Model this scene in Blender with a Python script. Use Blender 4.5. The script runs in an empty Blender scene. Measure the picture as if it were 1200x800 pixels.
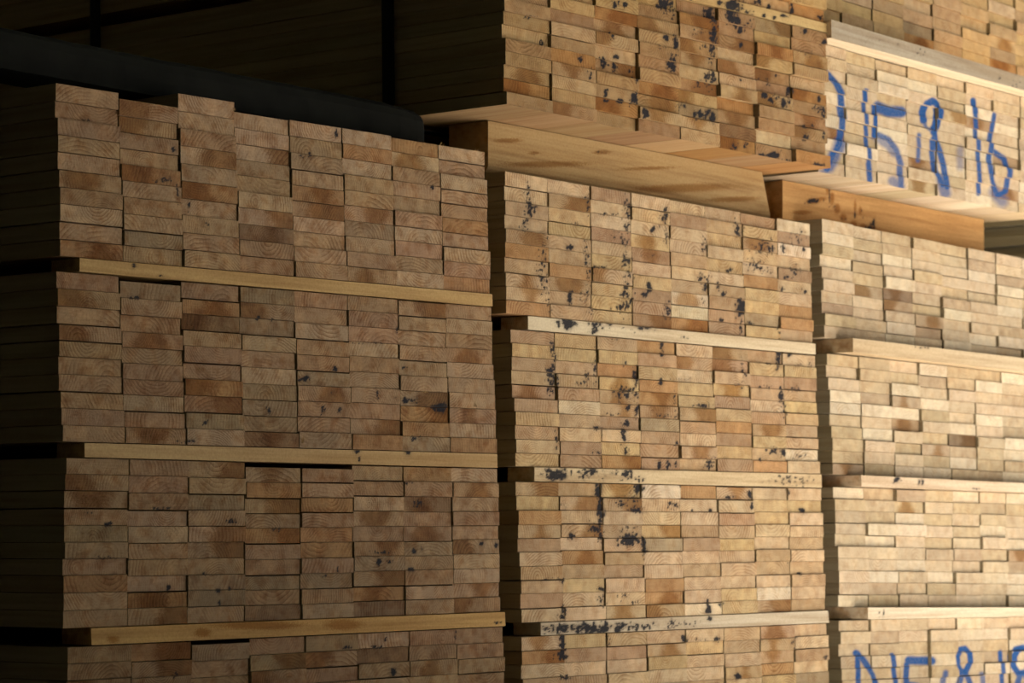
import bpy, math, random
import numpy as np

rnd = random.Random(7)
nrs = np.random.RandomState(11)
S = bpy.context.scene
COL = S.collection

# ------------------------------------------------------------------ camera
F = 3150.0
PITCH = math.atan(240.0 / F)
TH = math.atan(2500.0 * math.cos(PITCH) / F)
FWD = np.array([math.cos(TH) * math.cos(PITCH), math.sin(TH) * math.cos(PITCH), math.sin(PITCH)])
RGT = np.array([math.sin(TH), -math.cos(TH), 0.0])
UPV = np.cross(RGT, FWD)
CAMZ = 0.70
# the near left corner of the left stack is the world origin in x, y; it stands 6.03 m from the lens
_r = FWD + RGT * ((65 - 600) / F) + UPV * ((400 - 316) / F)
CAM = -_r * 6.03
CAM[2] = CAMZ


def ray(px, py):
    return FWD + RGT * ((px - 600) / F) + UPV * ((400 - py) / F)


def on_y(px, py, Y):
    d = ray(px, py)
    return CAM + d * ((Y - CAM[1]) / d[1])


def on_z(px, py, Z):
    d = ray(px, py)
    return CAM + d * ((Z - CAM[2]) / d[2])


def proj(p):
    v = np.asarray(p, float) - CAM
    z = v @ FWD
    return np.stack([600 + F * (v @ RGT) / z, 400 - F * (v @ UPV) / z], -1)


cd = bpy.data.cameras.new('camera')
cam = bpy.data.objects.new('camera', cd)
COL.objects.link(cam)
from mathutils import Matrix, Vector
m = Matrix.Identity(4)
for i in range(3):
    m[i][0], m[i][1], m[i][2], m[i][3] = RGT[i], UPV[i], -FWD[i], CAM[i]
cam.matrix_world = m
cd.sensor_width = 36.0
cd.lens = F / 1200 * 36
cd.clip_end = 200
cd.dof.use_dof = True
cd.dof.focus_distance = 6.55
cd.dof.aperture_fstop = 5.6
S.camera = cam

# ------------------------------------------------------------------ materials


def mat(name):
    mt = bpy.data.materials.new(name)
    mt.use_nodes = True
    nt = mt.node_tree
    nt.nodes.clear()
    out = nt.nodes.new('ShaderNodeOutputMaterial')
    b = nt.nodes.new('ShaderNodeBsdfPrincipled')
    b.inputs['Roughness'].default_value = 0.85
    b.inputs['Specular IOR Level'].default_value = 0.15
    nt.links.new(b.outputs[0], out.inputs[0])
    return mt, nt, b


class N:
    """small helper round one node tree"""

    def __init__(s, nt):
        s.nt = nt

    def new(s, t, **kw):
        n = s.nt.nodes.new(t)
        for k, v in kw.items():
            setattr(n, k, v)
        return n

    def put(s, inp, v):
        if hasattr(v, 'links'):
            s.nt.links.new(v, inp)
        else:
            inp.default_value = v

    def math(s, op, a, b=0.0, c=0.0, clamp=False):
        n = s.new('ShaderNodeMath', operation=op, use_clamp=clamp)
        s.put(n.inputs[0], a)
        s.put(n.inputs[1], b)
        s.put(n.inputs[2], c)
        return n.outputs[0]

    def vmath(s, op, a, b):
        n = s.new('ShaderNodeVectorMath', operation=op)
        s.put(n.inputs[0], a)
        s.put(n.inputs[1], b)
        return n.outputs[0]

    def noise(s, vec, scale, detail=2.0, rough=0.5):
        n = s.new('ShaderNodeTexNoise')
        s.put(n.inputs['Vector'], vec)
        n.inputs['Scale'].default_value = scale
        n.inputs['Detail'].default_value = detail
        n.inputs['Roughness'].default_value = rough
        return n.outputs[0]

    def mapr(s, v, a, b, c, d):
        n = s.new('ShaderNodeMapRange')
        s.put(n.inputs[0], v)
        for i, x in enumerate((a, b, c, d)):
            n.inputs[i + 1].default_value = x
        return n.outputs[0]

    def mix(s, f, a, b, mode='MIX'):
        n = s.new('ShaderNodeMix', data_type='RGBA', blend_type=mode)
        s.put(n.inputs[0], f)
        s.put(n.inputs[6], a)
        s.put(n.inputs[7], b)
        return n.outputs[2]

    def attr(s, name):
        return s.new('ShaderNodeAttribute', attribute_name=name)


def marks_over(g, colr, vec):
    """black mould specks, blue sprayed paint and brown heartwood laid over the bare wood"""
    mk = g.attr('marks')
    sp = g.new('ShaderNodeSeparateColor')
    g.nt.links.new(mk.outputs['Color'], sp.inputs[0])
    n1 = g.noise(vec, 330.0, 3.0, 0.65)
    heart = g.mapr(g.math('ADD', sp.outputs[2], g.mapr(n1, 0.3, 0.7, -0.22, 0.22)), 0.30, 0.72, 0.0, 1.0)
    hc = g.mix(1.0, colr, (0.56, 0.40, 0.23, 1), 'MULTIPLY')
    colr = g.mix(g.math('MULTIPLY', heart, 0.85), colr, hc)
    pn = g.mapr(g.noise(vec, 150.0, 3.0, 0.6), 0.3, 0.7, 0.86, 1.15)
    pa = g.math('MULTIPLY', sp.outputs[1], pn, clamp=True)
    colr = g.mix(pa, colr, (0.010, 0.075, 0.27, 1))
    hl = g.math('MULTIPLY', mk.outputs['Alpha'], g.mapr(n1, 0.3, 0.7, 0.25, 0.9), clamp=True)
    colr = g.mix(hl, colr, g.mix(1.0, colr, (0.36, 0.36, 0.40, 1), 'MULTIPLY'))
    st = g.math('ADD', sp.outputs[0], g.mapr(n1, 0.3, 0.7, -0.30, 0.30))
    st = g.mapr(st, 0.26, 0.78, 0.0, 0.95)
    colr = g.mix(st, colr, (0.010, 0.012, 0.020, 1))
    return colr


def end_grain(name, k, kr):
    mt, nt, b = mat(name)
    g = N(nt)
    ra = g.attr('ring').outputs['Vector']
    sx = g.new('ShaderNodeSeparateXYZ')
    g.put(sx.inputs[0], ra)
    u, v, seed = sx.outputs
    tint = g.attr('tint')
    wob = g.noise(ra, 22.0, 2.0)
    wob2 = g.noise(ra, 90.0, 2.0)
    r = g.math('SQRT', g.math('ADD', g.math('MULTIPLY', u, u), g.math('MULTIPLY', v, v)))
    r = g.math('ADD', r, g.math('MULTIPLY', g.math('SUBTRACT', wob, 0.5), 0.014))
    r = g.math('ADD', r, g.math('MULTIPLY', g.math('SUBTRACT', wob2, 0.5), 0.003))
    freq = g.math('MULTIPLY', tint.outputs['Alpha'], 1000.0)
    ph = g.math('MULTIPLY', r, freq)
    saw = g.math('FRACT', ph)
    late = g.math('POWER', saw, 1.8)
    # slow change of ring strength over the face
    amp = g.mapr(g.noise(ra, 14.0, 1.0), 0.38, 0.62, 0.15, 1.0)
    base = tint.outputs['Color']
    dk = g.mix(1.0, base, (0.46, 0.34, 0.24, 1), 'MULTIPLY')
    c = g.mix(g.math('MULTIPLY', late, g.math('MULTIPLY', amp, 0.85 * kr)), base, dk)
    # cloudy patches of resin and damp
    cl = g.noise(ra, 34.0, 3.0, 0.55)
    c = g.mix(g.mapr(cl, 0.46, 0.70, 0.0, 0.75 * k), c, g.mix(1.0, c, (0.66, 0.50, 0.37, 1), 'MULTIPLY'))
    c = g.mix(g.mapr(g.noise(g.vmath('ADD', ra, (3.3, 1.7, 0.4)), 22.0, 2.0), 0.45, 0.68, 0.0, 0.8 * k), c,
              g.mix(1.0, c, (1.30, 1.27, 1.20, 1), 'MULTIPLY'))
    # saw strokes running over the cut
    mp = g.new('ShaderNodeMapping')
    g.put(mp.inputs[0], ra)
    mp.inputs['Rotation'].default_value = (0, 0, 1.15)
    mp.inputs['Scale'].default_value = (14.0, 330.0, 1.0)
    sw = g.noise(mp.outputs[0], 1.0, 2.0, 0.6)
    c = g.mix(g.mapr(sw, 0.35, 0.7, 0.0, 0.28), c, g.mix(1.0, c, (0.62, 0.56, 0.50, 1), 'MULTIPLY'))
    fine = g.noise(ra, 620.0, 2.0, 0.7)
    c = g.mix(g.mapr(fine, 0.35, 0.7, 0.0, 0.30), c, g.mix(1.0, c, (0.66, 0.60, 0.55, 1), 'MULTIPLY'))
    c = marks_over(g, c, ra)
    g.put(b.inputs['Base Color'], c)
    bp = g.new('ShaderNodeBump')
    bp.inputs['Strength'].default_value = 0.35
    bp.inputs['Distance'].default_value = 0.002
    g.put(bp.inputs['Height'], g.math('ADD', g.math('MULTIPLY', sw, 0.7), g.math('MULTIPLY', fine, 0.5)))
    g.put(b.inputs['Normal'], bp.outputs[0])
    return mt


def long_grain(name, axis, col_dark=(0.62, 0.50, 0.40, 1), scale=1.0, rough=.22):
    """sawn face with grain along the axis 0 = x, 1 = y; colour from the tint attribute"""
    mt, nt, b = mat(name)
    g = N(nt)
    tc = g.new('ShaderNodeTexCoord').outputs['Object']
    sx = g.new('ShaderNodeSeparateXYZ')
    g.put(sx.inputs[0], g.attr('ring').outputs['Vector'])
    off = g.new('ShaderNodeCombineXYZ')
    g.put(off.inputs[0], sx.outputs[2])
    g.put(off.inputs[1], sx.outputs[2])
    g.put(off.inputs[2], sx.outputs[2])
    p = g.vmath('ADD', tc, off.outputs[0])
    mp = g.new('ShaderNodeMapping')
    g.put(mp.inputs[0], p)
    sc = [60.0 * scale] * 3
    sc[axis] = 2.2 * scale
    mp.inputs['Scale'].default_value = sc
    gr = g.noise(mp.outputs[0], 1.0, 4.0, 0.6)
    mp2 = g.new('ShaderNodeMapping')
    g.put(mp2.inputs[0], p)
    sc = [16.0 * scale] * 3
    sc[axis] = 1.0 * scale
    mp2.inputs['Scale'].default_value = sc
    big = g.noise(mp2.outputs[0], 1.0, 3.0, 0.55)
    base = g.attr('tint').outputs['Color']
    dk = g.mix(1.0, base, col_dark, 'MULTIPLY')
    c = g.mix(g.mapr(gr, 0.42, 0.72, 0.0, 0.6), base, dk)
    c = g.mix(g.mapr(big, 0.45, 0.75, 0.0, 0.6), c, g.mix(1.0, c, (0.78, 0.66, 0.52, 1), 'MULTIPLY'))
    saw = g.noise(p, 170.0, 2.0, 0.6)
    c = g.mix(g.mapr(saw, 0.35, 0.7, 0.0, rough), c, g.mix(1.0, c, (0.7, 0.64, 0.58, 1), 'MULTIPLY'))
    c = marks_over(g, c, p)
    g.put(b.inputs['Base Color'], c)
    bp = g.new('ShaderNodeBump')
    bp.inputs['Strength'].default_value = 0.3
    bp.inputs['Distance'].default_value = 0.002
    g.put(bp.inputs['Height'], g.math('ADD', gr, g.math('MULTIPLY', saw, 0.5)))
    g.put(b.inputs['Normal'], bp.outputs[0])
    return mt


M_END = end_grain('end_grain', 1.1, 1.0)
M_MID = end_grain('end_grain_mid', .65, 1.0)
M_PALE = end_grain('end_grain_pale', .55, .6)
M_SIDE = long_grain('board_side', 1)
M_ALONG = long_grain('timber_side', 0, (0.48, 0.36, 0.27, 1), rough=.5)


def plain(name, colr, rough=0.9, nscale=3.0, vary=0.25, metal=0.0):
    mt, nt, b = mat(name)
    g = N(nt)
    tc = g.new('ShaderNodeTexCoord').outputs['Object']
    n = g.noise(tc, nscale, 5.0, 0.6)
    lo = tuple(x * (1 - vary) for x in colr) + (1,)
    hi = tuple(min(1, x * (1 + vary)) for x in colr) + (1,)
    g.put(b.inputs['Base Color'], g.mix(g.mapr(n, 0.3, 0.7, 0, 1), lo, hi))
    b.inputs['Roughness'].default_value = rough
    b.inputs['Metallic'].default_value = metal
    return mt


M_FLOOR = plain('yard_concrete', (0.46, 0.42, 0.36), 0.95, 1.2, 0.15)
M_BLOCKER = plain('blocker_cladding', (0.15, 0.16, 0.115), 0.9, 2.0, 0.3)  # for the unseen light-blocking walls and roof, tone set for their fill
M_STRAP = plain('strap_black', (0.008, 0.008, 0.008), 0.6, 8.0, 0.2)
M_SPLINTER = plain('splinter_wood', (0.74, 0.56, 0.34), 0.9, 40.0, 0.15)

TINT = {
    'n': (0.500, 0.348, 0.200), 'p': (0.600, 0.440, 0.275), 'r': (0.450, 0.290, 0.170),
    'o': (0.470, 0.265, 0.110), 'd': (0.250, 0.150, 0.080), 'g': (0.400, 0.300, 0.180),
    'y': (0.560, 0.400, 0.205), 'w': (0.680, 0.560, 0.400),
}
WORD = {'n': 'tan', 'p': 'pale tan', 'r': 'reddish', 'o': 'orange-brown', 'd': 'dark brown',
        'g': 'greyish', 'y': 'yellowish', 'w': 'whitish'}

# ------------------------------------------------------------------ photo marks, in photo pixels on each face
# (x, y, spread x, spread y, count, dot radius, strength)
STAIN = {
    'M1': [(620, 222, 4, 8, 6, 2), (621, 246, 6, 10, 12, 2.4), (617, 262, 4, 6, 6, 2), (637, 316, 4, 20, 22, 1.8), (642, 345, 2, 14, 8, 1.6),
           (690, 235, 2, 12, 7, 1.6), (676, 262, 4, 2, 4, 1.4), (668.5, 289.5, 2, 2, 3, 3), (687, 298, 4, 12, 9, 1.8), (690, 320, 2, 9, 6, 2),
           (669.6, 349, 2, 6, 6, 2.4), (688, 348, 5, 10, 9, 1.6), (691, 364, 4, 4, 5, 1.5), (714, 251, 10, 1.2, 8, 1.3),
           (735, 252, 3, 16, 18, 1.9), (721, 275, 6, 4, 6, 1.5), (732, 283, 4, 4, 5, 1.8), (734, 306, 5, 10, 13, 1.9), (705, 313, 8, 1.4, 8, 1.3),
           (735, 346, 5, 15, 20, 2), (728, 361, 6, 3, 7, 1.8), (760, 337, 2, 4, 4, 3), (754, 346, 2, 2, 2, 3), (765, 269, 2, 3, 3, 2.2), (757, 300, 8, 2, 3, 1.2),
           (777, 252, 3, 7, 8, 2.2), (781, 276, 2, 10, 6, 1.7), (865, 268, 3, 10, 12, 1.7), (824, 287, 3, 9, 8, 1.6), (897, 290, 10, 8, 20, 1.7),
           (886, 311, 9, 6, 14, 1.9), (903, 318, 5, 4, 4, 1.3), (916, 290, 2, 4, 4, 2), (935, 278, 7, 6, 9, 1.5), (942, 293, 2, 2, 2, 2), (932, 317, 5, 6, 9, 1.6),
           (920, 325, 2, 2, 2, 1.8), (822, 326, 7, 4, 10, 1.6), (827, 335, 3, 5, 7, 1.7), (855, 317, 8, 2, 7, 1.5), (840, 335, 2, 4, 4, 1.8), (847, 344, 2, 2, 3, 2.4),
           (867, 359, 3.5, 7, 18, 2.4), (916, 339, 2, 2, 3, 2), (944, 342, 2, 2, 2, 2), (782, 364, 3, 9, 11, 1.7), (845.6, 375, 1, 1, 2, 2), (869, 385, 2, 6, 6, 1.6),
           (881, 379, 3, 2, 3, 1.5), (911.7, 386, 2, 6, 6, 1.5), (824, 352, 3, 4, 4, 1.2)],
    'M2': [(645, 406, 2, 4, 4, 2), (650, 420, 2, 14, 10, 1.8), (644, 434, 3, 2, 5, 2.2), (648, 446, 4, 9, 16, 2), (646, 457, 4, 2, 5, 1.6), (698, 429, 1.5, 14, 9, 1.6),
           (688, 440, 2, 4, 5, 1.6), (683, 448, 5, 2, 5, 1.5), (720, 396, 3, 2, 3, 1.3), (732, 427, 1, 4, 4, 1.4), (744.7, 445, 2.5, 9, 11, 2), (728, 460, 9, 7, 20, 1.8),
           (742, 462, 4, 8, 7, 1.6), (746, 480, 2, 7, 6, 1.8), (736, 478, 3, 3, 4, 2), (735, 495, 2, 3, 5, 2.2), (729.6, 508, 2.5, 7, 9, 2.2), (718, 485, 9, 1.4, 6, 1.2),
           (736, 526, 3, 6, 7, 1.5), (652, 517, 1.5, 8, 6, 1.5), (698, 501, 4, 2, 6, 1.6), (699, 530, 6, 1.6, 6, 1.3), (705, 520, 1, 12, 5, 1.2), (753, 547, 2, 4, 4, 1.4),
           (775.5, 415, 2, 1, 3, 1.8), (777, 404, 2, 6, 6, 1.9), (773, 447, 1.5, 3, 4, 2.6), (790.6, 468, 2, 7, 5, 1.5), (782, 487, 12, 1.5, 10, 1.3), (800, 444, 12, 1.2, 7, 1.2),
           (826, 475, 8, 2, 8, 1.6), (913, 418, 2.2, 12, 18, 1.9), (901, 426, 3, 1, 4, 1.4), (914, 462, 2, 6, 9, 2.2), (871, 436, 2, 12, 9, 1.6), (864, 451, 4, 1, 3, 1.3),
           (892, 453, 9, 1.4, 6, 1.3), (932, 456, 4, 2, 6, 1.7), (918, 476, 2, 8, 6, 1.6), (912, 482, 8, 1.5, 5, 1.2), (925, 416, 2, 2, 3, 2), (793, 519, 1, 1, 2, 2),
           (833, 544, 4, 6, 12, 1.6), (828, 538, 6, 3, 4, 1.2), (773, 546, 1.5, 3, 4, 2.4), (784, 543, 2, 4, 5, 1.9), (793, 543, 1, 3, 3, 1.7), (907, 529, 6, 3, 9, 1.8),
           (918, 531, 3, 3, 6, 2), (891, 538, 1, 1, 2, 1.8), (938, 533, 4, 3, 4, 1.4), (936, 428, 4, 3, 3, 1.2), (950, 427, 2, 3, 3, 1.3)],
    'M3': [(702.6, 575, 2.6, 8, 16, 2.2), (703, 600, 2.6, 8, 16, 2.2), (659, 593, 4, 3, 3, 1.3), (748, 572, 5, 4, 9, 2.2), (739, 588, 8, 7, 13, 1.6), (745, 598, 7, 2, 9, 1.9),
           (726, 590, 4, 4, 7, 1.6), (697, 619, 6, 5, 13, 1.9), (705, 628, 2, 6, 6, 1.6), (670, 628, 2, 2, 4, 2.6), (736, 633, 9, 5, 30, 2.2), (739, 618, 9, 4, 8, 1.4),
           (754, 643, 2, 12, 14, 1.8), (645, 678, 10, 1, 7, 1.2), (658, 681, 2, 2, 4, 2), (660, 716, 2.5, 5, 9, 2), (657, 724, 4, 2, 4, 1.6), (705, 689.5, 3, 1, 4, 2),
           (705, 703, 4, 6, 8, 1.5), (730, 698, 5, 2, 5, 1.4), (739, 705.7, 10, 1.2, 8, 1.3), (791, 592, 5, 3, 9, 1.6), (796, 567, 3, 2, 4, 1.6), (880, 581, 2, 3, 5, 2.4),
           (880, 592, 2, 4, 5, 1.7), (855, 582, 6, 1.5, 5, 1.5), (833, 598, 1.5, 1, 3, 1.8), (812, 598, 1, 1, 2, 1.5), (923, 577, 2, 4, 4, 1.5), (940.7, 598, 2.5, 1, 4, 2.4),
           (937, 672, 2, 1, 3, 1.6), (829.5, 715, 2, 3, 5, 2.6), (829, 706, 1, 4, 4, 1.8), (845, 709, 2, 2, 3, 1.5), (925, 690, 2, 30, 4, 1.2)],
    'M4': [(659, 750, 2.6, 10, 18, 2.2), (657, 768, 5, 4, 12, 2.2), (662, 793, 5, 2, 8, 1.7), (802, 748, 2, 3, 5, 2.4), (840, 748, 2, 2, 4, 2), (822, 749, 8, 1, 5, 1.3),
           (863, 793, 2.5, 3, 5, 2.8), (930, 752, 2, 6, 4, 1.5), (968, 770, 2, 2, 3, 1.5), (712, 752, 1.5, 10, 5, 1.3)],
    'B': [(779, 4, 4, 6, 18, 2.4), (788, 8, 3, 8, 10, 2), (832, 17, 5, 7, 16, 2.4), (834, 42, 3, 6, 10, 2.4), (837, 34, 3, 10, 6, 1.5), (790, 50, 2, 8, 12, 2), (779, 45, 2, 1.5, 4, 2), (784, 72, 4, 6, 12, 2), (774, 55, 6, 2, 5, 1.3),
          (817, 37, 4, 3, 6, 1.5), (835, 60, 3, 8, 14, 1.7), (828, 55, 6, 3, 6, 1.3), (835, 90, 3, 9, 14, 1.9), (827, 91, 1.5, 4, 5, 1.8), (820, 99, 2, 4, 4, 1.6), (856, 17, 5, 6, 22, 2.6), (863, 25, 2, 4, 8, 2.4), (868, 36, 2, 4, 6, 2.2),
          (869, 53, 1.5, 2, 4, 2), (862, 6, 12, 4, 18, 1.8), (877, 28, 5, 6, 7, 1.5), (800, 124, 5, 3, 6, 1.6), (834, 136, 4, 5, 14, 2), (822, 134, 6, 5, 14, 2.2), (894, 112, 2.4, 2, 5, 2.4), (902, 117, 2, 2, 4, 2), (909, 114, 2, 2, 3, 1.7), (927, 107, 2.5, 3, 6, 2.2), (917, 121, 2, 4, 9, 1.9),
          (924, 118, 6, 5, 9, 1.5), (903, 94, 2, 4, 4, 1.6), (889, 93, 4, 1, 4, 1.4), (914, 88, 3, 1, 3, 1.3), (960, 115, 1.3, 3, 4, 1.8), (945, 161, 2.5, 2, 5, 2.2), (943, 148, 3, 1, 4, 1.6), (966, 133, 4, 6, 11, 1.6), (958, 127, 6, 2, 6, 1.5), (966, 158, 1, 3, 4, 1.6), (955, 147, 2, 2, 3, 1.6),
          (964, 50, 2, 2, 4, 2.3), (941, 37, 2.5, 2, 6, 1.9), (904, 8, 2, 3, 4, 2), (896, 182, 6, 2, 8, 2), (909, 182, 5, 3, 12, 2.3), (924, 189, 5, 1.5, 5, 1.6), (955, 194, 7, 2, 9, 1.9), (876, 170, 2, 4, 4, 1.6), (864, 173, 3, 3, 5, 1.6), (867, 94, 1, 1, 2, 1.5),
          (709, 74, 3, 4, 8, 2.2), (722, 78, 2, 3, 6, 1.9), (716, 76, 4, 1, 4, 1.3), (722, 66, 2.5, 1.5, 5, 1.7), (709, 109, 1.3, 3, 5, 1.9), (710, 118, 2, 1, 3, 1.8), (726, 119, 3, 2, 6, 2.2), (742, 116, 3, 6, 12, 2.2), (753, 133, 2.5, 4, 10, 2.2),
          (787, 78, 2.5, 4, 7, 2), (716, 43, 1.5, 3, 4, 1.7), (719, 6, 3, 2, 5, 2.2), (730, 6, 1.6, 2, 4, 2.2), (744, 95, 2, 3, 4, 1.4), (779, 45, 2, 2, 4, 2), (637, 51, 1.5, 4, 5, 1.8), (678, 69, 2, 3, 5, 1.8), (618, 20, 6, 1.5, 7, 1.3), (690, 88, 2, 5, 5, 1.6),
          (603, 126, 3, 1, 3, 1.3), (614, 129, 3, 1, 3, 1.3), (650, 139, 3, 2, 4, 1.6), (740, 85, 2, 4, 4, 1.5), (945, 62, 6, 4, 5, 1.2)],
    'L1': [(393.7, 157, 1.2, 3, 5, 1.9), (362.5, 181, 1.5, 3, 4, 1.6), (353, 183, 3, 1, 3, 1.2), (190, 212, 7, 2, 8, 1.8), (222.5, 240, 1.5, 4, 4, 1.4), (207, 228, 1, 6, 5, 1.5), (506, 220, 1.5, 1.5, 3, 1.8), (204, 176, 1.5, 5, 5, 1.6), (241, 264, 3, 3, 4, 1.2), (105, 141, 8, 1, 6, 1.3)],
    'L2': [(156, 349, 4, 1, 5, 1.7), (302, 373, 2, 1.5, 4, 1.7), (319, 375, 2, 1.5, 3, 1.5), (392, 432, 2, 2, 5, 2.1), (358, 444, 2.5, 2, 5, 2.4), (350, 445, 2, 1, 3, 1.5), (387, 460, 3, 2, 3, 1.3), (476, 469, 7, 1.6, 13, 1.8), (515, 478, 5, 3, 16, 2.4), (316, 480, 2, 4, 5, 1.6), (379, 481, 2, 4, 6, 1.5), (399, 480, 2, 3, 4, 1.4), (442, 460, 1.3, 5, 5, 1.5), (485, 513, 4, 2, 6, 1.6), (217, 517, 9, 1.4, 9, 1.5), (240, 495, 3, 2, 4, 1.4), (465, 386, 1, 3, 3, 1.3), (440, 402, 14, 1, 8, 1.2), (474, 430, 2, 1, 2, 1.5)],
    'L3': [(127, 614, 4, 1.5, 7, 1.8), (103, 600, 3, 1.5, 3, 1.5), (120, 653, 12, 1.2, 10, 1.3), (187, 596, 14, 1.2, 14, 1.4), (199, 689, 1.6, 2.5, 5, 2.1), (255, 692, 2, 1.5, 5, 2), (256, 706, 1.3, 3, 4, 1.5), (268, 690, 2, 1.5, 3, 1.6), (240, 672, 2, 1, 3, 1.6), (271, 611, 4, 2, 6, 1.5), (485, 645, 1.3, 2, 4, 2.1), (494, 643, 1, 2, 3, 1.5), (442.5, 658, 1.5, 3, 5, 2.1), (455, 658, 3, 1.5, 5, 1.4), (447, 647, 10, 1.2, 9, 1.4), (480, 667, 2, 1, 4, 2.1), (565, 637, 3, 1.5, 5, 1.8), (581, 639, 1.3, 2, 4, 1.8), (478, 565, 3, 2, 4, 1.5), (382, 675, 2, 1, 3, 1.4), (395, 667, 1, 3, 3, 1.3), (325, 620, 3, 2, 4, 1.5), (490, 590, 5, 3, 7, 1.6)],
    'L4': [(460, 787, 1.8, 2, 5, 2.3), (440, 758, 8, 1.2, 8, 1.6), (405, 758, 4, 2, 5, 1.6), (205, 793, 2, 3, 4, 1.6), (534, 745, 1, 4, 4, 1.4), (452, 748, 1, 3, 3, 1.4)],
    'U': [(962, 3, 2, 2, 3, 1.5)],
    'V': [(874, 5, 6, 4, 10, 2), (890, 2, 3, 2, 6, 1.8), (903, 8, 2, 2, 5, 2.2), (930, 12, 2, 5, 7, 1.8), (963, 20, 2, 2, 4, 2)],
}
# blue sprayed strokes: (points, half width, soft edge, opacity)
PAINT = {
    'T': [
        ([(962, 82), (970, 88), (978, 97), (984, 109), (985, 121), (987.3, 140), (986, 159), (982.6, 169.5), (977, 183), (970, 198)], 3.6, 2.2, 0.95),
        ([(984, 168), (979, 184), (972, 195)], 6.5, 5, 0.75), ([(968, 201), (962, 205)], 4, 4, 0.5),
        ([(1012.7, 106.5), (1013.4, 118)], 2.6, 1.6, 1.0), ([(1012.7, 112), (1014.6, 147), (1017, 178), (1019.4, 211)], 2.3, 1.8, 0.95), ([(1017.5, 192), (1019.5, 211)], 3, 2, 0.9),
        ([(1029, 125), (1042, 130.5), (1057, 131)], 6, 3.6, 0.95), ([(1026.5, 124), (1025, 140), (1024.8, 160)], 2.8, 1.8, 1.0),
        ([(1029, 158), (1040.8, 163.5), (1049.5, 175.4), (1054.5, 192), (1054.5, 219)], 3.3, 2.4, 0.85), ([(1032, 163), (1042, 170), (1048, 178)], 5.5, 4, 0.6), ([(1045, 212), (1054, 219)], 5, 4, 0.65),
        ([(1076.6, 158), (1078, 172), (1077.5, 188)], 2.2, 2.6, 0.85),
        ([(1083.5, 141), (1082.5, 131), (1086, 121.5), (1092, 118.5), (1098, 122), (1100, 132), (1097.5, 146), (1094, 155)], 3.8, 1.8, 1.0), ([(1083.5, 141), (1086, 149), (1090, 152)], 2.0, 2, 0.8),
        ([(1094.4, 150), (1096, 165), (1102, 180), (1106, 195), (1109, 219)], 3.2, 2.0, 0.95), ([(1093, 163), (1093.5, 180), (1096.5, 201), (1104, 217)], 2.8, 2.0, 0.95), ([(1103, 210), (1107, 226)], 6, 5, 0.7),
        ([(1125, 174), (1125.5, 196)], 3.5, 4.5, 0.45),
        ([(1141.9, 117.4), (1143, 132)], 2.9, 1.6, 1.0), ([(1142.5, 125), (1144, 149), (1146, 195), (1147.6, 226.6)], 2.4, 1.8, 0.95),
        ([(1165.7, 134.6), (1162, 157.6), (1158, 186.4), (1162.5, 213), (1169, 229.5), (1178.5, 224), (1182, 201), (1177.8, 186), (1165, 177)], 2.9, 1.9, 0.95), ([(1166, 225), (1176, 236)], 6, 6, 0.6),
    ],
    'R4': [
        ([(1005.5, 764), (1005, 790), (1004, 822)], 2.8, 1.8, 0.95), ([(1006.6, 765), (1014, 776), (1023, 791), (1027, 806), (1020, 825), (1006, 838)], 3.2, 2.2, 0.95), ([(1004, 765), (1010, 770)], 2.5, 2, 0.9),
        ([(1045.6, 767.5), (1048, 785), (1051, 812), (1052, 830)], 2.6, 1.8, 0.95),
        ([(1066.7, 773.5), (1078, 774), (1089.5, 774)], 4.4, 2.6, 0.95), ([(1064, 778), (1062, 801)], 3, 2, 0.95), ([(1062, 801), (1075, 803), (1084, 812), (1084, 828), (1070, 834)], 3, 2, 0.9),
        ([(1106, 788), (1104, 806)], 3, 2.5, 0.8),
        ([(1122, 778), (1121, 769), (1125, 761), (1131, 759.5), (1136, 765), (1137, 776), (1132, 787), (1126, 786), (1122, 778)], 3.0, 1.8, 1.0), ([(1131, 787), (1138, 806), (1136, 825), (1124, 825), (1122, 806), (1127, 788)], 3, 2, 0.9),
        ([(1151, 790), (1152, 806)], 3, 3, 0.75),
        ([(1174, 764), (1175.5, 785), (1178, 825)], 2.4, 1.8, 0.95),
        ([(1187, 780), (1186, 769), (1191, 760.5), (1199, 758.5), (1205, 763), (1207, 776), (1202, 787), (1193, 789), (1187, 780)], 3.2, 1.8, 1.0), ([(1200, 788), (1208, 806), (1204, 825), (1192, 825), (1190, 806), (1196, 788)], 3, 2, 0.9),
    ],
}


def dots_for(key):
    out = []
    for c in STAIN.get(key, []):
        x, y, sx, sy, n, r = c[:6]
        q = random.Random('%s %.1f %.1f' % (key, x, y))
        for _ in range(int(n * 3.2)):
            out.append((x + max(-1.9, min(1.9, q.gauss(0, .78))) * sx, y + max(-1.9, min(1.9, q.gauss(0, .78))) * sy,
                        r * q.uniform(.20, .58), r * q.uniform(.24, .85)))
    return np.array(out) if out else None


def stain_field(px, dots, halo=False):
    zero = np.zeros(len(px))
    if dots is None:
        return (zero, zero) if halo else zero
    lo, hi = px.min(0) - 6, px.max(0) + 6
    d = dots[(dots[:, 0] > lo[0]) & (dots[:, 0] < hi[0]) & (dots[:, 1] > lo[1]) & (dots[:, 1] < hi[1])]
    if not len(d):
        return (zero, zero) if halo else zero
    q = ((px[:, None, 0] - d[None, :, 0]) / d[None, :, 2]) ** 2 + ((px[:, None, 1] - d[None, :, 1]) / d[None, :, 3]) ** 2
    f = np.exp(-q * 0.75).sum(1).clip(0, 1)
    return (f, (np.exp(-q * 0.10).sum(1) * .14).clip(0, 1)) if halo else f


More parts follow.
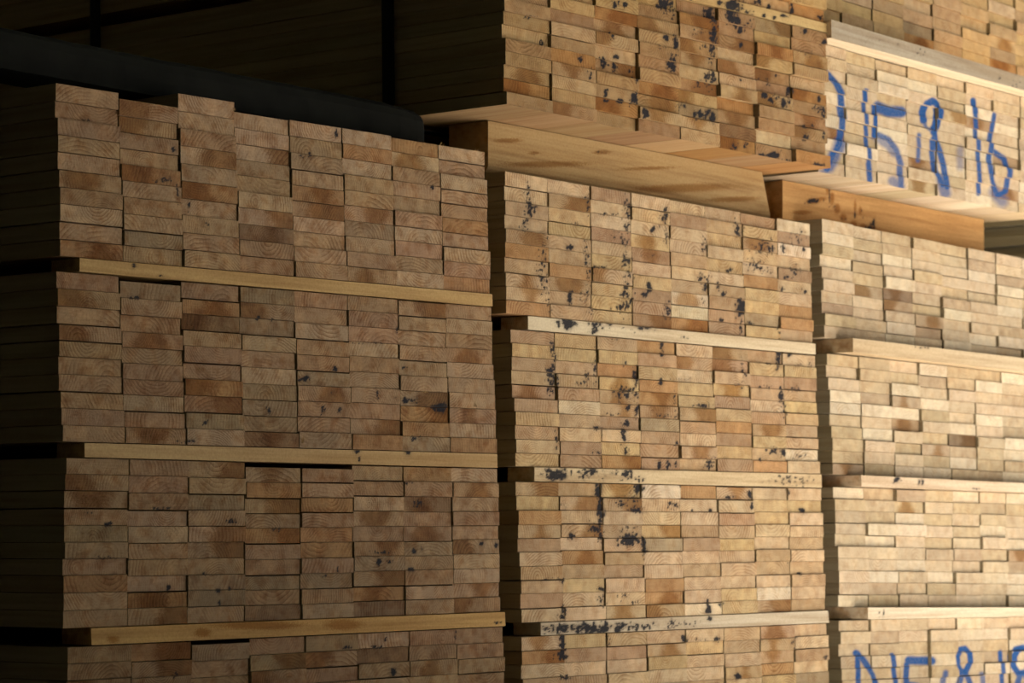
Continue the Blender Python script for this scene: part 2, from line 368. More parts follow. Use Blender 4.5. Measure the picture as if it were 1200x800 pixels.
def paint_field(px, strokes):
    f = np.zeros(len(px))
    for pts, w, soft, op in strokes or ():
        p = np.array(pts, float)
        dm = np.full(len(px), 1e9)
        for a, b in zip(p[:-1], p[1:]):
            ab = b - a
            t = (((px - a) @ ab) / (ab @ ab)).clip(0, 1)
            dm = np.minimum(dm, np.hypot(*(px - a - t[:, None] * ab).T))
        f = np.maximum(f, op * ((w * 1.12 + soft * .5 - dm) / soft).clip(0, 1))
    return f


# ------------------------------------------------------------------ mesh building
def link_mesh(name, V, faces, mats, fm, tint, ring, marks, side=None, front_is=None):
    me = bpy.data.meshes.new(name)
    me.from_pydata(V, [], faces)
    for mt in mats:
        me.materials.append(mt)
    me.polygons.foreach_set('material_index', np.asarray(fm, np.int32))
    lv = np.zeros(len(me.loops), np.int32)
    me.loops.foreach_get('vertex_index', lv)
    ls = np.zeros(len(me.polygons), np.int32)
    me.polygons.foreach_get('loop_total', ls)
    front = np.repeat(np.isin(np.asarray(fm), (0, 2, 4)), ls)
    retone = np.repeat(np.asarray(fm) == 3, ls)
    if front_is is not None:
        front = np.repeat(np.asarray(front_is), ls)
        retone = ~front
    ring_pt = np.asarray(ring, np.float32)
    tint, marks = (np.asarray(v, np.float32)[lv] for v in (tint, marks))
    marks[~front] = 0
    if side is not None:
        g = np.asarray(side, np.float32)
        if g.ndim > 1:
            g = g[lv][retone]
        tint[retone, :3] = g
    a = me.attributes.new('tint', 'FLOAT_COLOR', 'CORNER')
    a.data.foreach_set('color', np.ascontiguousarray(tint).ravel())
    a = me.attributes.new('ring', 'FLOAT_VECTOR', 'POINT')
    a.data.foreach_set('vector', np.ascontiguousarray(ring_pt).ravel())
    a = me.attributes.new('marks', 'FLOAT_COLOR', 'CORNER')
    a.data.foreach_set('color', np.ascontiguousarray(marks).ravel())
    me.update()
    return me


def board_geo(w, h, length, nx, nz, rag=0.0004, nr=nrs):
    """front face (a grid) at y = 0, lower left corner at the origin; sides and back as single polygons"""
    xs = np.linspace(0, w, nx + 1)
    zs = np.linspace(0, h, nz + 1)
    X, Z = np.meshgrid(xs, zs)
    Y = np.zeros_like(X)
    if nx > 4:
        Z[0] += nr.uniform(0, rag, nx + 1)
        Z[-1] += nr.uniform(-rag, 0, nx + 1)
        Y += nr.uniform(-.0004, .0004, Y.shape)
    V = np.stack([X.ravel(), Y.ravel(), Z.ravel()], 1)
    n = nx + 1
    k = len(V)
    V = np.vstack([V, [[0, length, 0], [w, length, 0], [w, length, h], [0, length, h]]])
    faces = []
    for j in range(nz):
        for i in range(nx):
            q = j * n + i
            faces.append((q, q + 1, q + 1 + n, q + n))
    fm = [0] * len(faces)
    bot = list(range(n))
    top = list(range(nz * n, nz * n + n))
    lef = [j * n for j in range(nz + 1)]
    rig = [j * n + nx for j in range(nz + 1)]
    faces += [tuple(bot[::-1] + [k, k + 1]), tuple(top + [k + 2, k + 3]), tuple(lef + [k + 3, k]), tuple(rig[::-1] + [k + 1, k + 2]),
              (k + 1, k, k + 3, k + 2)]
    fm += [1, 3, 3, 3, 0]          # underside keeps its tint, top and sides toned darker, back end
    return V, faces, fm, k


LENGTH = 4.88
boards = []          # every board in or near view, sorted later by how large it shows


class Pack:
    pass


PACKS = {}


def pack(key, Y, TL, TR, BL, BR, rows, cols, tints, gap=0.0022, stag=0.004, col_top=None, where='', prob='nnppryg', lift=1.0, clip=(0, 1200), gray=0.0, cw0=1.0):
    P = Pack()
    P.key, P.Y = key, Y
    P.c = [on_y(*q, Y) for q in (TL, TR, BL, BR)]
    P.rows, P.cols = rows, cols
    PACKS[key] = P
    q = random.Random(key)
    tl, tr, bl, br = P.c
    # widths and thicknesses vary a little from board to board
    cw = np.array([1 + q.uniform(-.015, .015) for _ in range(cols)])
    cw[0] *= cw0
    cb = np.concatenate([[0], np.cumsum(cw)]) / cw.sum()
    dots = dots_for(key)
    for ci in range(cols):
        th = np.array([1 + q.uniform(-.05, .05) for _ in range(rows)])
        rb = np.concatenate([[0], np.cumsum(th)]) / th.sum()        # from the bottom upwards
        for ri in range(rows):
            s0, s1 = cb[ci], cb[ci + 1]
            t0, t1 = rb[rows - 1 - ri], rb[rows - ri]
            pt = lambda s, t: (bl * (1 - s) + br * s) * (1 - t) + (tl * (1 - s) + tr * s) * t
            dz = 0.0
            if col_top and col_top[ci]:
                dz = col_top[ci]
            a, b, c2 = pt(s0, t0), pt(s1, t0), pt(s0, t1)
            d2 = pt(s1, t1)
            # the column's own extra height is spread over its boards
            z_lo, z_hi = dz * t0, dz * t1
            w = np.hypot(b[0] - a[0], b[2] - a[2]) - gap - q.choice((0, 0, 0, .0015, .003)) * (1 if cols > 2 else 0)
            h = ((c2[2] - a[2]) + (d2[2] - b[2])) / 2 + z_hi - z_lo - gap * .35 - q.choice((0, 0, 0, 0, 0, .0008, .0022))
            ang = math.atan2(b[2] - a[2], b[0] - a[0])
            mid = (a + b + c2 + d2) / 4
            x0 = mid[0] - math.cos(ang) * (w + gap) / 2 + q.uniform(-.0003, .0003)
            z0 = (a[2] + b[2]) / 2 - math.sin(ang) * (w + gap) / 2 + z_lo
            ch = None
            if tints and ci < len(tints) and ri < len(tints[ci]):
                ch = tints[ci][ri]
            else:
                ch = q.choice(prob)
            dy = q.uniform(-stag, stag)
            if key[0] in 'LMBV' and random.Random('%s patch %d %d' % (key, ri, ci)).random() < (.24 if key[0] in 'BV' else .12):
                ch = ch.upper()
            B = dict(pack=P, row=ri, col=ci, loc=(x0, Y + dy, z0), ang=ang, w=w, h=h, ch=ch, dots=dots, seed=q.random() * 9,
                     where=where, lift=lift, paint=PAINT.get(key), gray=gray)
            cs = proj([pt(s0, t0), pt(s1, t0), pt(s1, t1), pt(s0, t1)])
            x_lo, x_hi = max(cs[:, 0].min(), clip[0]), min(cs[:, 0].max(), clip[1])
            y_lo, y_hi = max(cs[:, 1].min(), 0), min(cs[:, 1].max(), 800)
            full = (cs[:, 0].max() - cs[:, 0].min()) * abs((cs[3, 1] - cs[0, 1] + cs[2, 1] - cs[1, 1]) / 2)
            frac = max(0, x_hi - x_lo) * max(0, y_hi - y_lo) / max(1e-6, (cs[:, 0].max() - cs[:, 0].min()) * (cs[:, 1].max() - cs[:, 1].min()))
            B['area'] = full * frac
            boards.append(B)
    return P


def tr8(rows):
    """row strings (top to bottom) into column strings"""
    return [''.join(r[i] for r in rows) for i in range(len(rows[0]))]


YL, YM, YR = 0.0, 0.03, 0.03
YB, YT = -0.11, -0.06
YU = YT + .07
px2m = lambda p, x=300: p * 6.6 / F
ct1 = [px2m(v) for v in (0, -6, 11, 0, 1, 1, -1, 0)]

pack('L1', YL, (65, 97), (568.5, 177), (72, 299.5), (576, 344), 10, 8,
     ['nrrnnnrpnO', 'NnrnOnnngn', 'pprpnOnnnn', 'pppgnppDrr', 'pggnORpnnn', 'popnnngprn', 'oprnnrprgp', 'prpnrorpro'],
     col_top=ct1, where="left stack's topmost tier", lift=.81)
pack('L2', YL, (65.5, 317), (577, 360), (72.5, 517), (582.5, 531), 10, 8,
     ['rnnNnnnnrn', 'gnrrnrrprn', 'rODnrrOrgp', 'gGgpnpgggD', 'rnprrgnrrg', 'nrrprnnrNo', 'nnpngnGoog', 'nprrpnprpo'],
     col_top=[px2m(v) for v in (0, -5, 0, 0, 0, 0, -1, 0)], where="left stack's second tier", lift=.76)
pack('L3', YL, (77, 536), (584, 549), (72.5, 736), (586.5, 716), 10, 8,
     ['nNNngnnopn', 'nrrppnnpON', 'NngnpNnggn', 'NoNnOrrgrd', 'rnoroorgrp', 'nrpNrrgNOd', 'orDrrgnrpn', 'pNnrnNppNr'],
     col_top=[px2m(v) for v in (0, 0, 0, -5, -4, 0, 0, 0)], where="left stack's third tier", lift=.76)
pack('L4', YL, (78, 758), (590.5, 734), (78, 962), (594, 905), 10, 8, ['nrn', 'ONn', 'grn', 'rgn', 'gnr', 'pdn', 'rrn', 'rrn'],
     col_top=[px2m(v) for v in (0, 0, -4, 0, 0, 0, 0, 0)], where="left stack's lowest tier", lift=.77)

pack('M1', YM, (592, 200), (948, 262), (592.5, 367), (954, 402), 10, 8,
     ['ppnnnonppo', 'pNyynnoNnn', 'rpprnypyyy', 'pypyrpyrrr', 'prppnpnwwo', 'nnypypnrrr', 'ryNypoyygy', 'wrwprppoon'], where="middle stack's topmost tier", lift=1.04)
pack('M2', YM, (598, 385), (956, 416), (606, 546), (961, 555), 10, 8,
     ['rynnrrynpy', 'yynnrwnprr', 'nyoyNNrpyO', 'oryoOrgrrr', 'pNpyyNrpNn', 'Nrnyrnoryr', 'ryrnprnyno', 'pyrnyynnwp'], stag=.005, gap=.0034, where="middle stack's second tier", lift=1.06)
pack('M3', YM, (605, 564), (962, 572), (611, 729.5), (968.3, 714.5), 10, 8,
     ['nyoNrpnnrp', 'nNnNpOnypp', 'yNpnnnnppp', 'wppygppoon', 'opprrpnppw', 'pprnynnpyy', 'pyyppnnpwn', 'pyppnpnnpn'], stag=.005, where="middle stack's third tier", lift=1.06)
pack('M4', YM, (610, 746), (970, 730), (614, 912), (976, 872), 10, 8,
     ['pOpn', 'yrpn', 'nrpp', 'nnyp', 'pypp', 'nnpy', 'rNNo', 'pprp'], stag=.005, where="middle stack's bottom tier", lift=1.08)

RP = 'pppyywwpnppyw'
def special(key, base, put):
    q = random.Random(key + 'tint')
    g = [[q.choice(base) for _ in range(11)] for _ in range(8)]
    for (c, r, ch) in put:
        g[c][r] = ch
    return [''.join(x) for x in g]

pack('R1', YR, (960.5, 256), (1226, 308), (966.5, 395), (1229, 425.5), 10, 8, special('R1', RP, [(1, 3, 'y'), (1, 5, 'N'), (2, 5, 'D'), (2, 6, 'R'), (3, 8, 'r'), (3, 7, 'R'), (0, 7, 'r'), (1, 1, 'y'), (3, 3, 'y')]), stag=.008, where="right stack's topmost tier", lift=1.10, gray=.45)
pack('R2', YR, (968.5, 413), (1231, 442.5), (978, 555.5), (1236, 568), 10, 8, special('R2', RP, [(1, 0, 'y'), (2, 3, 'N'), (2, 5, 'O'), (4, 6, 'D'), (0, 8, 'y'), (0, 9, 'R'), (3, 7, 'N')]), stag=.008, where="right stack's second tier", lift=1.08, gray=.5)
pack('R3', YR, (978, 570), (1238, 579.5), (982, 710.6), (1240, 710.5), 10, 8, special('R3', RP, [(0, 2, 'n'), (1, 2, 'y'), (2, 1, 'Y'), (7, 0, 'O'), (6, 5, 'O')]), stag=.008, where="right stack's third tier", lift=1.08, gray=.5)
pack('R4', YR, (984, 726), (1241, 722), (988, 868), (1244, 850), 10, 8, special('R4', RP, []), stag=.008, where="right stack's bottom tier", lift=1.08, gray=.5)

pack('B', YB, (589, -50), (968, 39.2), (591, 122.5), (971, 197.5), 11, 8,
     ['rnnnnprnNOn', 'nnyrpnonpnN', 'nyONpprnnon', 'yrNnrrnONpr', 'rONNNprYgpp', 'rrrpNppoNdO', 'gyoYrrpnrwr', 'rrnnpOrrnno'], stag=.010,
     where="upper middle pack", lift=.84)
pack('V', YB, (586, -250), (964, -122), (589, -67), (968, 27), 10, 8, None, stag=.010, prob='rrnnyo', where="pack above the upper middle pack", lift=.95)
pack('T', YT, (960, 50.2), (1225, 121.5), (960, 201), (1225, 255), 11, 8,
     special('T', RP, [(5, 3, 'O'), (1, 7, 'y'), (3, 8, 'O'), (6, 6, 'o'), (3, 10, 'Y'), (6, 9, 'O'), (0, 1, 'y'), (0, 7, 'O'), (4, 3, 'Y')]), stag=.007,
     where="upper right pack", lift=1.12, clip=(971, 1200), gray=.45, cw0=.8)
pack('U', YU, (955, -115), (1219, -19), (958, 36.5), (1222, 112), 10, 8,
     special('U', 'yyynnpyg', [(3, 8, 'O'), (2, 9, 'O'), (6, 8, 'O'), (6, 6, 'Y'), (5, 9, 'O')]), stag=.008, where="pack above the upper right pack", clip=(971, 1200), lift=.9, cw0=.74)

# which boards show largest: those become things of their own
boards.sort(key=lambda b: -b['area'])
N_THINGS = 300
ORD = ['first', 'second', 'third', 'fourth', 'fifth', 'sixth', 'seventh', 'eighth', 'ninth', 'tenth', 'eleventh']


def tint_of(B):
    q = random.Random('%s%d%d' % (B['pack'].key, B['row'], B['col']))
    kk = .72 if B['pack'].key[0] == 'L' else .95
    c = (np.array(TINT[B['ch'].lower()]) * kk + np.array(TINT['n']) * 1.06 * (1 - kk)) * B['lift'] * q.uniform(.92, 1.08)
    c = c * np.array([q.uniform(.97, 1.03), 1, q.uniform(.94, 1.06)])
    if B['pack'].key[0] in 'BV':
        c = c * np.array([1.0, .945, .83])
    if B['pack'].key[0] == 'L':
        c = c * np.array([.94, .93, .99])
    g = .16 if B['pack'].key[0] == 'M' else B['gray']
    c = c * (1 - g) + g * c.mean() * np.array([1.11, 1.02, .83])
    return c.clip(.02, .9), q


def build_board(B):
    vis = B['area'] > 3
    big = B['area'] > 0
    nx, nz = (44, 9) if vis else (1, 1)
    V, faces, fm, k = board_geo(B['w'], B['h'], LENGTH + random.Random(B['seed']).uniform(-.02, .02), nx, nz)
    c, q = tint_of(B)
    n = len(V)
    freq = q.choice((.085, .10, .12, .14, .17))
    tint = np.tile(np.array([*c, freq]), (n, 1))
    # pith of the log, mostly below or above the board, so that the rings cross it as arcs
    cu = B['w'] * q.uniform(.2, .8)
    cv = B['h'] * q.choice((-.6, -.2, .1, .4, 1.2, 1.6, -1.5, 2.5, -3))
    if q.random() < .25:
        cu = B['w'] * q.choice((-.6, -.2, 1.2, 1.6))
    ring = np.stack([V[:, 0] - cu, V[:, 2] - cv, np.full(n, B['seed'])], 1)
    marks = np.zeros((n, 4))
    if vis:
        ca, sa = math.cos(B['ang']), math.sin(B['ang'])
        fv = V[:k]
        W = np.stack([B['loc'][0] + fv[:, 0] * ca - fv[:, 2] * sa, np.full(k, B['pack'].Y), B['loc'][2] + fv[:, 0] * sa + fv[:, 2] * ca], 1)
        P = proj(W)
        B['st'], marks[:k, 3] = stain_field(P, B['dots'], True)
        marks[:k, 0] = B['st']
        # dirt caught along the sawn edges
        e = fv[:, 0] / B['w']
        gx = np.linspace(0, 1, 12)
        lo_ = np.interp(e, gx, [max(0, q.gauss(-.15, .55)) for _ in gx])
        hi_ = np.interp(e, gx, [max(0, q.gauss(-.15, .55)) for _ in gx])
        grime = lo_ * np.exp(-(fv[:, 2] / .0035) ** 2) + hi_ * np.exp(-((B['h'] - fv[:, 2]) / .0035) ** 2)
        marks[:k, 3] = np.maximum(marks[:k, 3], (grime * (.45 if B['pack'].key[0] in 'RTU' else 1.0)).clip(0, 1))
        marks[:k, 1] = paint_field(P, B['paint'])
        if B['ch'].isupper():
            # a brown heartwood area covering part of the end
            e = (fv[:, 0] / B['w'])
            side = q.choice((0, 1, 2, 2))
            w = .20
            cut = q.uniform(.35, .6)
            if side == 0:
                f = (cut - e) / w * .5 + .5
            elif side == 1:
                f = (e - cut) / w * .5 + .5
            else:
                mid = q.uniform(.35, .65)
                f = (q.uniform(.16, .3) - abs(e - mid)) / w * .5 + .5
            f = f + .18 * np.sin(fv[:, 2] / B['h'] * 3 + q.uniform(0, 6))
            marks[:k, 2] = f.clip(0, 1)
    if B['pack'].key[0] in 'RTU':
        fm = [2 if f == 0 else f for f in fm]
    elif B['pack'].key[0] in 'MBV':
        fm = [4 if f == 0 else f for f in fm]
    return V, faces, fm, tint, ring, marks


def side_tone(t):
    # top and long sides mixed towards one darker olive-brown
    return np.asarray(t)[:, :3] * .35 + np.array([.18, .16, .095]) * .65


things = boards[:N_THINGS]
rest = boards[N_THINGS:]
GROUP = {'L1': "boards of the left stack's topmost tier", 'L2': "boards of the left stack's second tier", 'L3': "boards of the left stack's third tier",
         'L4': "boards of the left stack's lowest tier"}
for B in things:
    V, faces, fm, tint, ring, marks = build_board(B)
    me = link_mesh('sawn_board', V.tolist(), faces, (M_END, M_SIDE, M_PALE, M_SIDE, M_MID), fm, tint, ring, marks, side_tone(tint))
    o = bpy.data.objects.new('sawn_board', me)
    COL.objects.link(o)
    o.location = B['loc']
    o.rotation_euler = (0, -B['ang'], 0)
    B['obj'] = o
    look = WORD[B['ch'].lower()]
    st = B.get('st')
    if st is not None and st.max() > .6:
        look += ' black-specked' if (st > .5).mean() > .02 else ''
    if B['ch'].isupper():
        look += ' brown-patched'
    o['label'] = '%s board end, %s down in %s column of %s' % (look, ORD[B['row']], ORD[B['col']], B['where'])
    o['category'] = 'board'
    o['group'] = GROUP.get(B['pack'].key, 'boards of the ' + B['where'].replace("the ", ''))

# the remaining boards, smaller in the photo, as one body
VV, FF, FM, TT, RR, MM = [], [], [], [], [], []


def add_rest(geo, loc, ang):
    V, faces, fm, tint, ring, marks = geo
    o = sum(len(v) for v in VV)
    ca, sa = math.cos(ang), math.sin(ang)
    W = np.stack([loc[0] + V[:, 0] * ca - V[:, 2] * sa, loc[1] + V[:, 1], loc[2] + V[:, 0] * sa + V[:, 2] * ca], 1)
    VV.append(W)
    FF.extend([tuple(i + o for i in f) for f in faces])
    FM.extend(fm)
    TT.append(tint)
    RR.append(ring)
    MM.append(marks)


for B in rest:
    add_rest(build_board(B), B['loc'], B['ang'])

# next stack beyond the right one, seen only through the gap under the upper right pack
R1 = PACKS['R1'].c
xn = .24 + max(R1[1][0], PACKS['T'].c[1][0], PACKS['U'].c[1][0], PACKS['R4'].c[1][0]) + .05
z = .044
k = 0
while z < 2.7:
    for ci in range(3):
        Bq = dict(pack=PACKS['R1'], row=k, col=ci, loc=(xn + ci * .190 + random.Random(k).uniform(-.02, .02), YR + random.Random(k * 7 + ci).uniform(-.01, .01), z), ang=0, w=.184, h=.0375, ch='w', dots=None,
                  seed=k * .37 + ci, lift=.62, paint=None, gray=1.0, area=0)
        add_rest(build_board(Bq), Bq['loc'], 0)
    z += .0385
    k += 1
me = link_mesh('stacked_boards', np.vstack(VV).tolist(), FF, (M_END, M_SIDE, M_PALE, M_SIDE, M_MID), FM, np.vstack(TT), np.vstack(RR), np.vstack(MM), side_tone(np.vstack(TT)))
o = bpy.data.objects.new('stacked_boards', me)
COL.objects.link(o)
o['kind'] = 'stuff'
o['label'] = 'smaller and farther board ends filling the middle, right and upper packs'
o['category'] = 'boards'


# ------------------------------------------------------------------ spacer strips, bearers
def timber(name, Y, TLp, TRp, BLp, BRp, depth, tint, label, cat, group=None, stains=None, rough_end=False, nx=160, nz=10, front=0.0, chamfer=None, mat_front=None, heart=None, wave=0.0, right_cut=0.0, above=None, below=None, side=None):
    """a squared timber whose long front face is given by its corners on the plane y = Y; front moves that face towards the viewer"""
    tl, tr, bl, br = [on_y(*p, Y) for p in (TLp, TRp, BLp, BRp)]
    key = name + label
    q = np.random.RandomState(sum(map(ord, key)) % 9999)
    s = np.linspace(0, 1, nx + 1)
    t = np.linspace(0, 1, nz + 1)
    G = np.zeros((nz + 1, nx + 1, 3))
    for j in range(nz + 1):
        lo = bl[None] * (1 - s[:, None]) + br[None] * s[:, None]
        hi = tl[None] * (1 - s[:, None]) + tr[None] * s[:, None]
        G[j] = lo * (1 - t[j]) + hi * t[j]
    G[:, :, 2] += (np.interp(s, np.linspace(0, 1, 14), q.uniform(-1, 1, 14)) * wave)[None]
    flat = G.reshape(-1, 3).copy()
    px = proj(flat)
    G[:, :, 1] -= front
    if chamfer is not None:
        for j in range(nz + 1):
            for i in range(nx + 1):
                G[j, i, 1] += chamfer(s[i], t[j])
    def line(P, i0, i1, extra=0.0):
        p0, p1 = PACKS[P].c[i0], PACKS[P].c[i1]
        return p0[2] + (p1[2] - p0[2]) * (G[0, :, 0] - p0[0]) / (p1[0] - p0[0]) + extra
    zhi, zlo = G[-1, :, 2].copy(), G[0, :, 2].copy()
    if above:
        zhi = line(above, 2, 3, -.0018)
    if below:
        zlo = line(below, 0, 1, .0018)
        if below == 'L1':
            pass
    G[:, :, 2] = zlo[None] * (1 - t[:, None]) + zhi[None] * t[:, None]
    tl, tr, bl, br = G[-1, 0].copy(), G[-1, -1].copy(), G[0, 0].copy(), G[0, -1].copy()
    G[0, :, 2] += q.uniform(0, .0007, nx + 1)
    G[-1, :, 2] -= q.uniform(0, .0007, nx + 1)
    V = G.reshape(-1, 3)
    n = nx + 1
    k = len(V)
    back = np.array([[bl[0], Y + depth, bl[2]], [br[0] - right_cut, Y + depth, br[2]], [tr[0] - right_cut, Y + depth, tr[2]], [tl[0], Y + depth, tl[2]]])
    org = (bl + br) / 2
    org[1] = Y
    V = np.vstack([V, back]) - org
    faces, fm = [], []
    for j in range(nz):
        for i in range(nx):
            a = j * n + i
            faces.append((a, a + 1, a + 1 + n, a + n))
    fm += [0] * len(faces)
    # top and bottom as strips, so that a bowed edge stays flush
    faces += [tuple(list(range(n))[::-1] + [k, k + 1]), tuple(list(range(nz * n, nz * n + n)) + [k + 2, k + 3]),
              tuple([j * n for j in range(nz + 1)] + [k + 3, k]), tuple([j * n + nx for j in range(nz + 1)][::-1] + [k + 1, k + 2]), (k + 1, k, k + 3, k + 2)]
    fm += [0, 0, 1, 1, 0]
    m_ = len(V)
    T = np.tile(np.array([*tint, .2]), (m_, 1))
    ring = np.zeros((m_, 3))
    ring[:, 0] = V[:, 1] + .03
    ring[:, 1] = V[:, 2] + .02
    ring[:, 2] = q.uniform(0, 9)
    mk = np.zeros((m_, 4))
    if stains:
        STAIN[key] = stains
        mk[:k, 0], mk[:k, 3] = stain_field(px, dots_for(key), True)
    if heart:
        for hx, hy, rx, ry in heart:
            mk[:k, 2] = np.maximum(mk[:k, 2], np.exp(-((px[:, 0] - hx) / rx) ** 2 - ((px[:, 1] - hy) / ry) ** 2))
    me = link_mesh(name, V.tolist(), faces, (mat_front or M_ALONG, M_END), fm, T, ring, mk, side, [True] * (nx * nz) + [False] * 5)
    o = bpy.data.objects.new(name, me)
    COL.objects.link(o)
    o.location = org
    o['label'], o['category'] = label, cat
    if group:
        o['group'] = group
    return o


G_S = 'spacer strips between the tiers'
SD = .09
WARM = (.56, .38, .175)
PALE = (.68, .54, .35)
WHITE = (.74, .63, .46)
timber('spacer_strip', YL, (92, 301), (575.5, 346), (92, 317.2), (576, 358.6), SD, WARM, 'yellowish spacer strip with clean face under the left stack\'s topmost tier', 'spacer', G_S,
       [(155, 311, 1.6, 3, 6, 1.6), (187, 322, 3, 1, 4, 1.2)], front=.004, above='L1', below='L2')
timber('spacer_strip', YL, (98.5, 518.2), (582, 532), (98.5, 535.2), (582.4, 548), SD, (.55, .39, .205), 'tan spacer strip with two dark spots, between second and third tiers of left stack', 'spacer', G_S,
       [(417.5, 527.5, 2, 2.5, 7, 2.2), (477.5, 528.5, 2, 2, 6, 2.6), (420, 536, 1, 4, 4, 1.2), (460, 524, 3, 1, 4, 1.3), (505, 524, 4, 1, 4, 1.3)], front=.002, above='L2', below='L3')
timber('spacer_strip', YL, (104, 737.3), (589.5, 716.8), (105, 757), (590, 733), SD, (.60, .385, .16), 'orange-tinged spacer strip under the left stack\'s third tier, rising rightwards', 'spacer', G_S,
       heart=[(130, 750, 9, 5), (300, 733, 60, 6), (235, 742, 12, 6), (400, 732, 26, 8)], stains=[(582, 728, 4, 2, 5, 1.2)], front=.007, above='L3', below='L4')
timber('spacer_strip', YM, (616.8, 369), (953.8, 402.8), (617, 383.4), (954, 415), SD, WHITE, 'whitish spacer strip blotched blue-black at its left, under the middle stack\'s topmost tier', 'spacer', G_S,
       [(664, 376.7, 6, 4, 16, 3), (696.5, 382, 5, 5, 9, 2.4), (652, 376, 2, 1, 3, 2), (711, 378, 4, 3, 5, 2), (755.7, 382, 6, 2, 10, 2.2), (740, 385, 14, 2, 6, 1.2), (800, 395, 4, 1, 3, 1.3)], front=.006, above='M1', below='M2')
timber('spacer_strip', YM, (625, 548.8), (961.5, 556), (625, 563.2), (961.7, 570.5), SD, PALE, 'pale spacer strip speckled with black mould, under the middle stack\'s second tier', 'spacer', G_S,
       [(650, 556, 12, 5, 30, 2.2), (684, 555, 5, 5, 12, 1.8), (693, 551, 3, 3, 7, 2), (708, 556, 8, 4, 8, 1.4), (732.5, 554.6, 7, 4, 14, 1.9), (745, 562, 6, 2, 6, 1.4), (918, 561, 8, 4, 8, 1.7), (940, 563, 8, 4, 9, 1.5), (900, 565, 10, 2, 5, 1.3)], front=.004, above='M2', below='M3')
timber('spacer_strip', YM, (631.8, 730.3), (968.4, 715.4), (631.8, 744.9), (969.8, 728.8), SD, (.62, .54, .42), 'blue-grey stained spacer strip under the middle stack\'s third tier', 'spacer', G_S,
       [(690, 736, 30, 4, 60, 2.2), (650, 738, 12, 4, 20, 1.7), (745, 734, 20, 3, 30, 1.6), (790, 731, 20, 3, 16, 1.4), (829.5, 724, 2, 2, 4, 2)], front=.006, above='M3', below='M4')
timber('spacer_strip', YR, (979.4, 396), (1229.5, 426.5), (979.4, 411.5), (1231, 440.5), SD + .03, (.66, .53, .36), 'uppermost pale spacer strip of the right stack, jutting out over second tier', 'spacer', G_S,
       [(1062, 407, 6, 1.5, 6, 1.3)], front=.065, above='R1', below='R2')
timber('spacer_strip', YR, (993.6, 556.4), (1236.5, 569), (994, 568.6), (1238, 578.6), SD + .03, (.72, .58, .43), 'pinkish-white spacer strip of the right stack, jutting out over third tier', 'spacer', G_S,
       [(1035, 562, 3, 2, 7, 1.7), (1062, 563, 1, 4, 5, 1.2), (1066, 563, 1, 4, 5, 1.2), (1128, 572, 3, 1, 3, 1.1)], front=.05, above='R2', below='R3')
timber('spacer_strip', YR, (1001, 711.4), (1240, 711.4), (1001, 725), (1241, 721.5), SD + .03, (.78, .68, .53), 'whitest spacer strip, directly above the lower blue lettering of right stack', 'spacer', G_S,
       [(1014, 718, 1, 3, 4, 1.1), (1019, 718, 1, 3, 4, 1.1)], front=.052, above='R3', below='R4')
timber('spacer_strip', YT, (952, 27.5), (1222, 104.5), (952, 42), (1224, 119.5), SD + .05, (.44, .38, .30), 'weathered grey spacer strip above the upper blue lettering, jutting out', 'spacer', G_S,
       [(1030, 57, 1, 4, 3, .9), (1055, 63, 5, 3, 5, .8), (1150, 92, 3, 3, 5, .8), (1168, 97, 6, 3, 6, .8), (1005, 49, 12, 2, 6, .8)], front=.07, side=(.76, .64, .47), above='U', below='T')
timber('spacer_strip', YB, (589, -66), (968, 27.6), (589, -51), (968, 38.6), SD, (.62, .45, .22), 'yellowish spacer strip with black blotches, at top of upper middle pack', 'spacer', G_S,
       [(808, 0, 2, 2, 4, 2), (842, 4, 1.6, 2, 4, 2.2), (856, 5, 6, 4, 20, 2.4), (868, 12, 4, 4, 8, 1.7), (894, 19, 1.6, 1.6, 4, 1.8), (907, 21, 1.4, 1.4, 3, 1.7), (917, 18, 4, 2, 6, 1.5), (878, 14, 4, 3, 6, 1.4)], front=.003, above='V', below='B')

# bearers: their bottom lies on the tier below, their top carries the pack above
zB = min(PACKS['B'].c[2][2], PACKS['B'].c[3][2])


def wane1(s, t):
    # the log's round edge: lower right corner of the face falls away
    e = max(0.0, s - .72) / .28
    lim = e * e * 1.0
    d = max(0.0, lim - t)
    return .016 * d + (.012 * max(0, .12 - t) / .12)


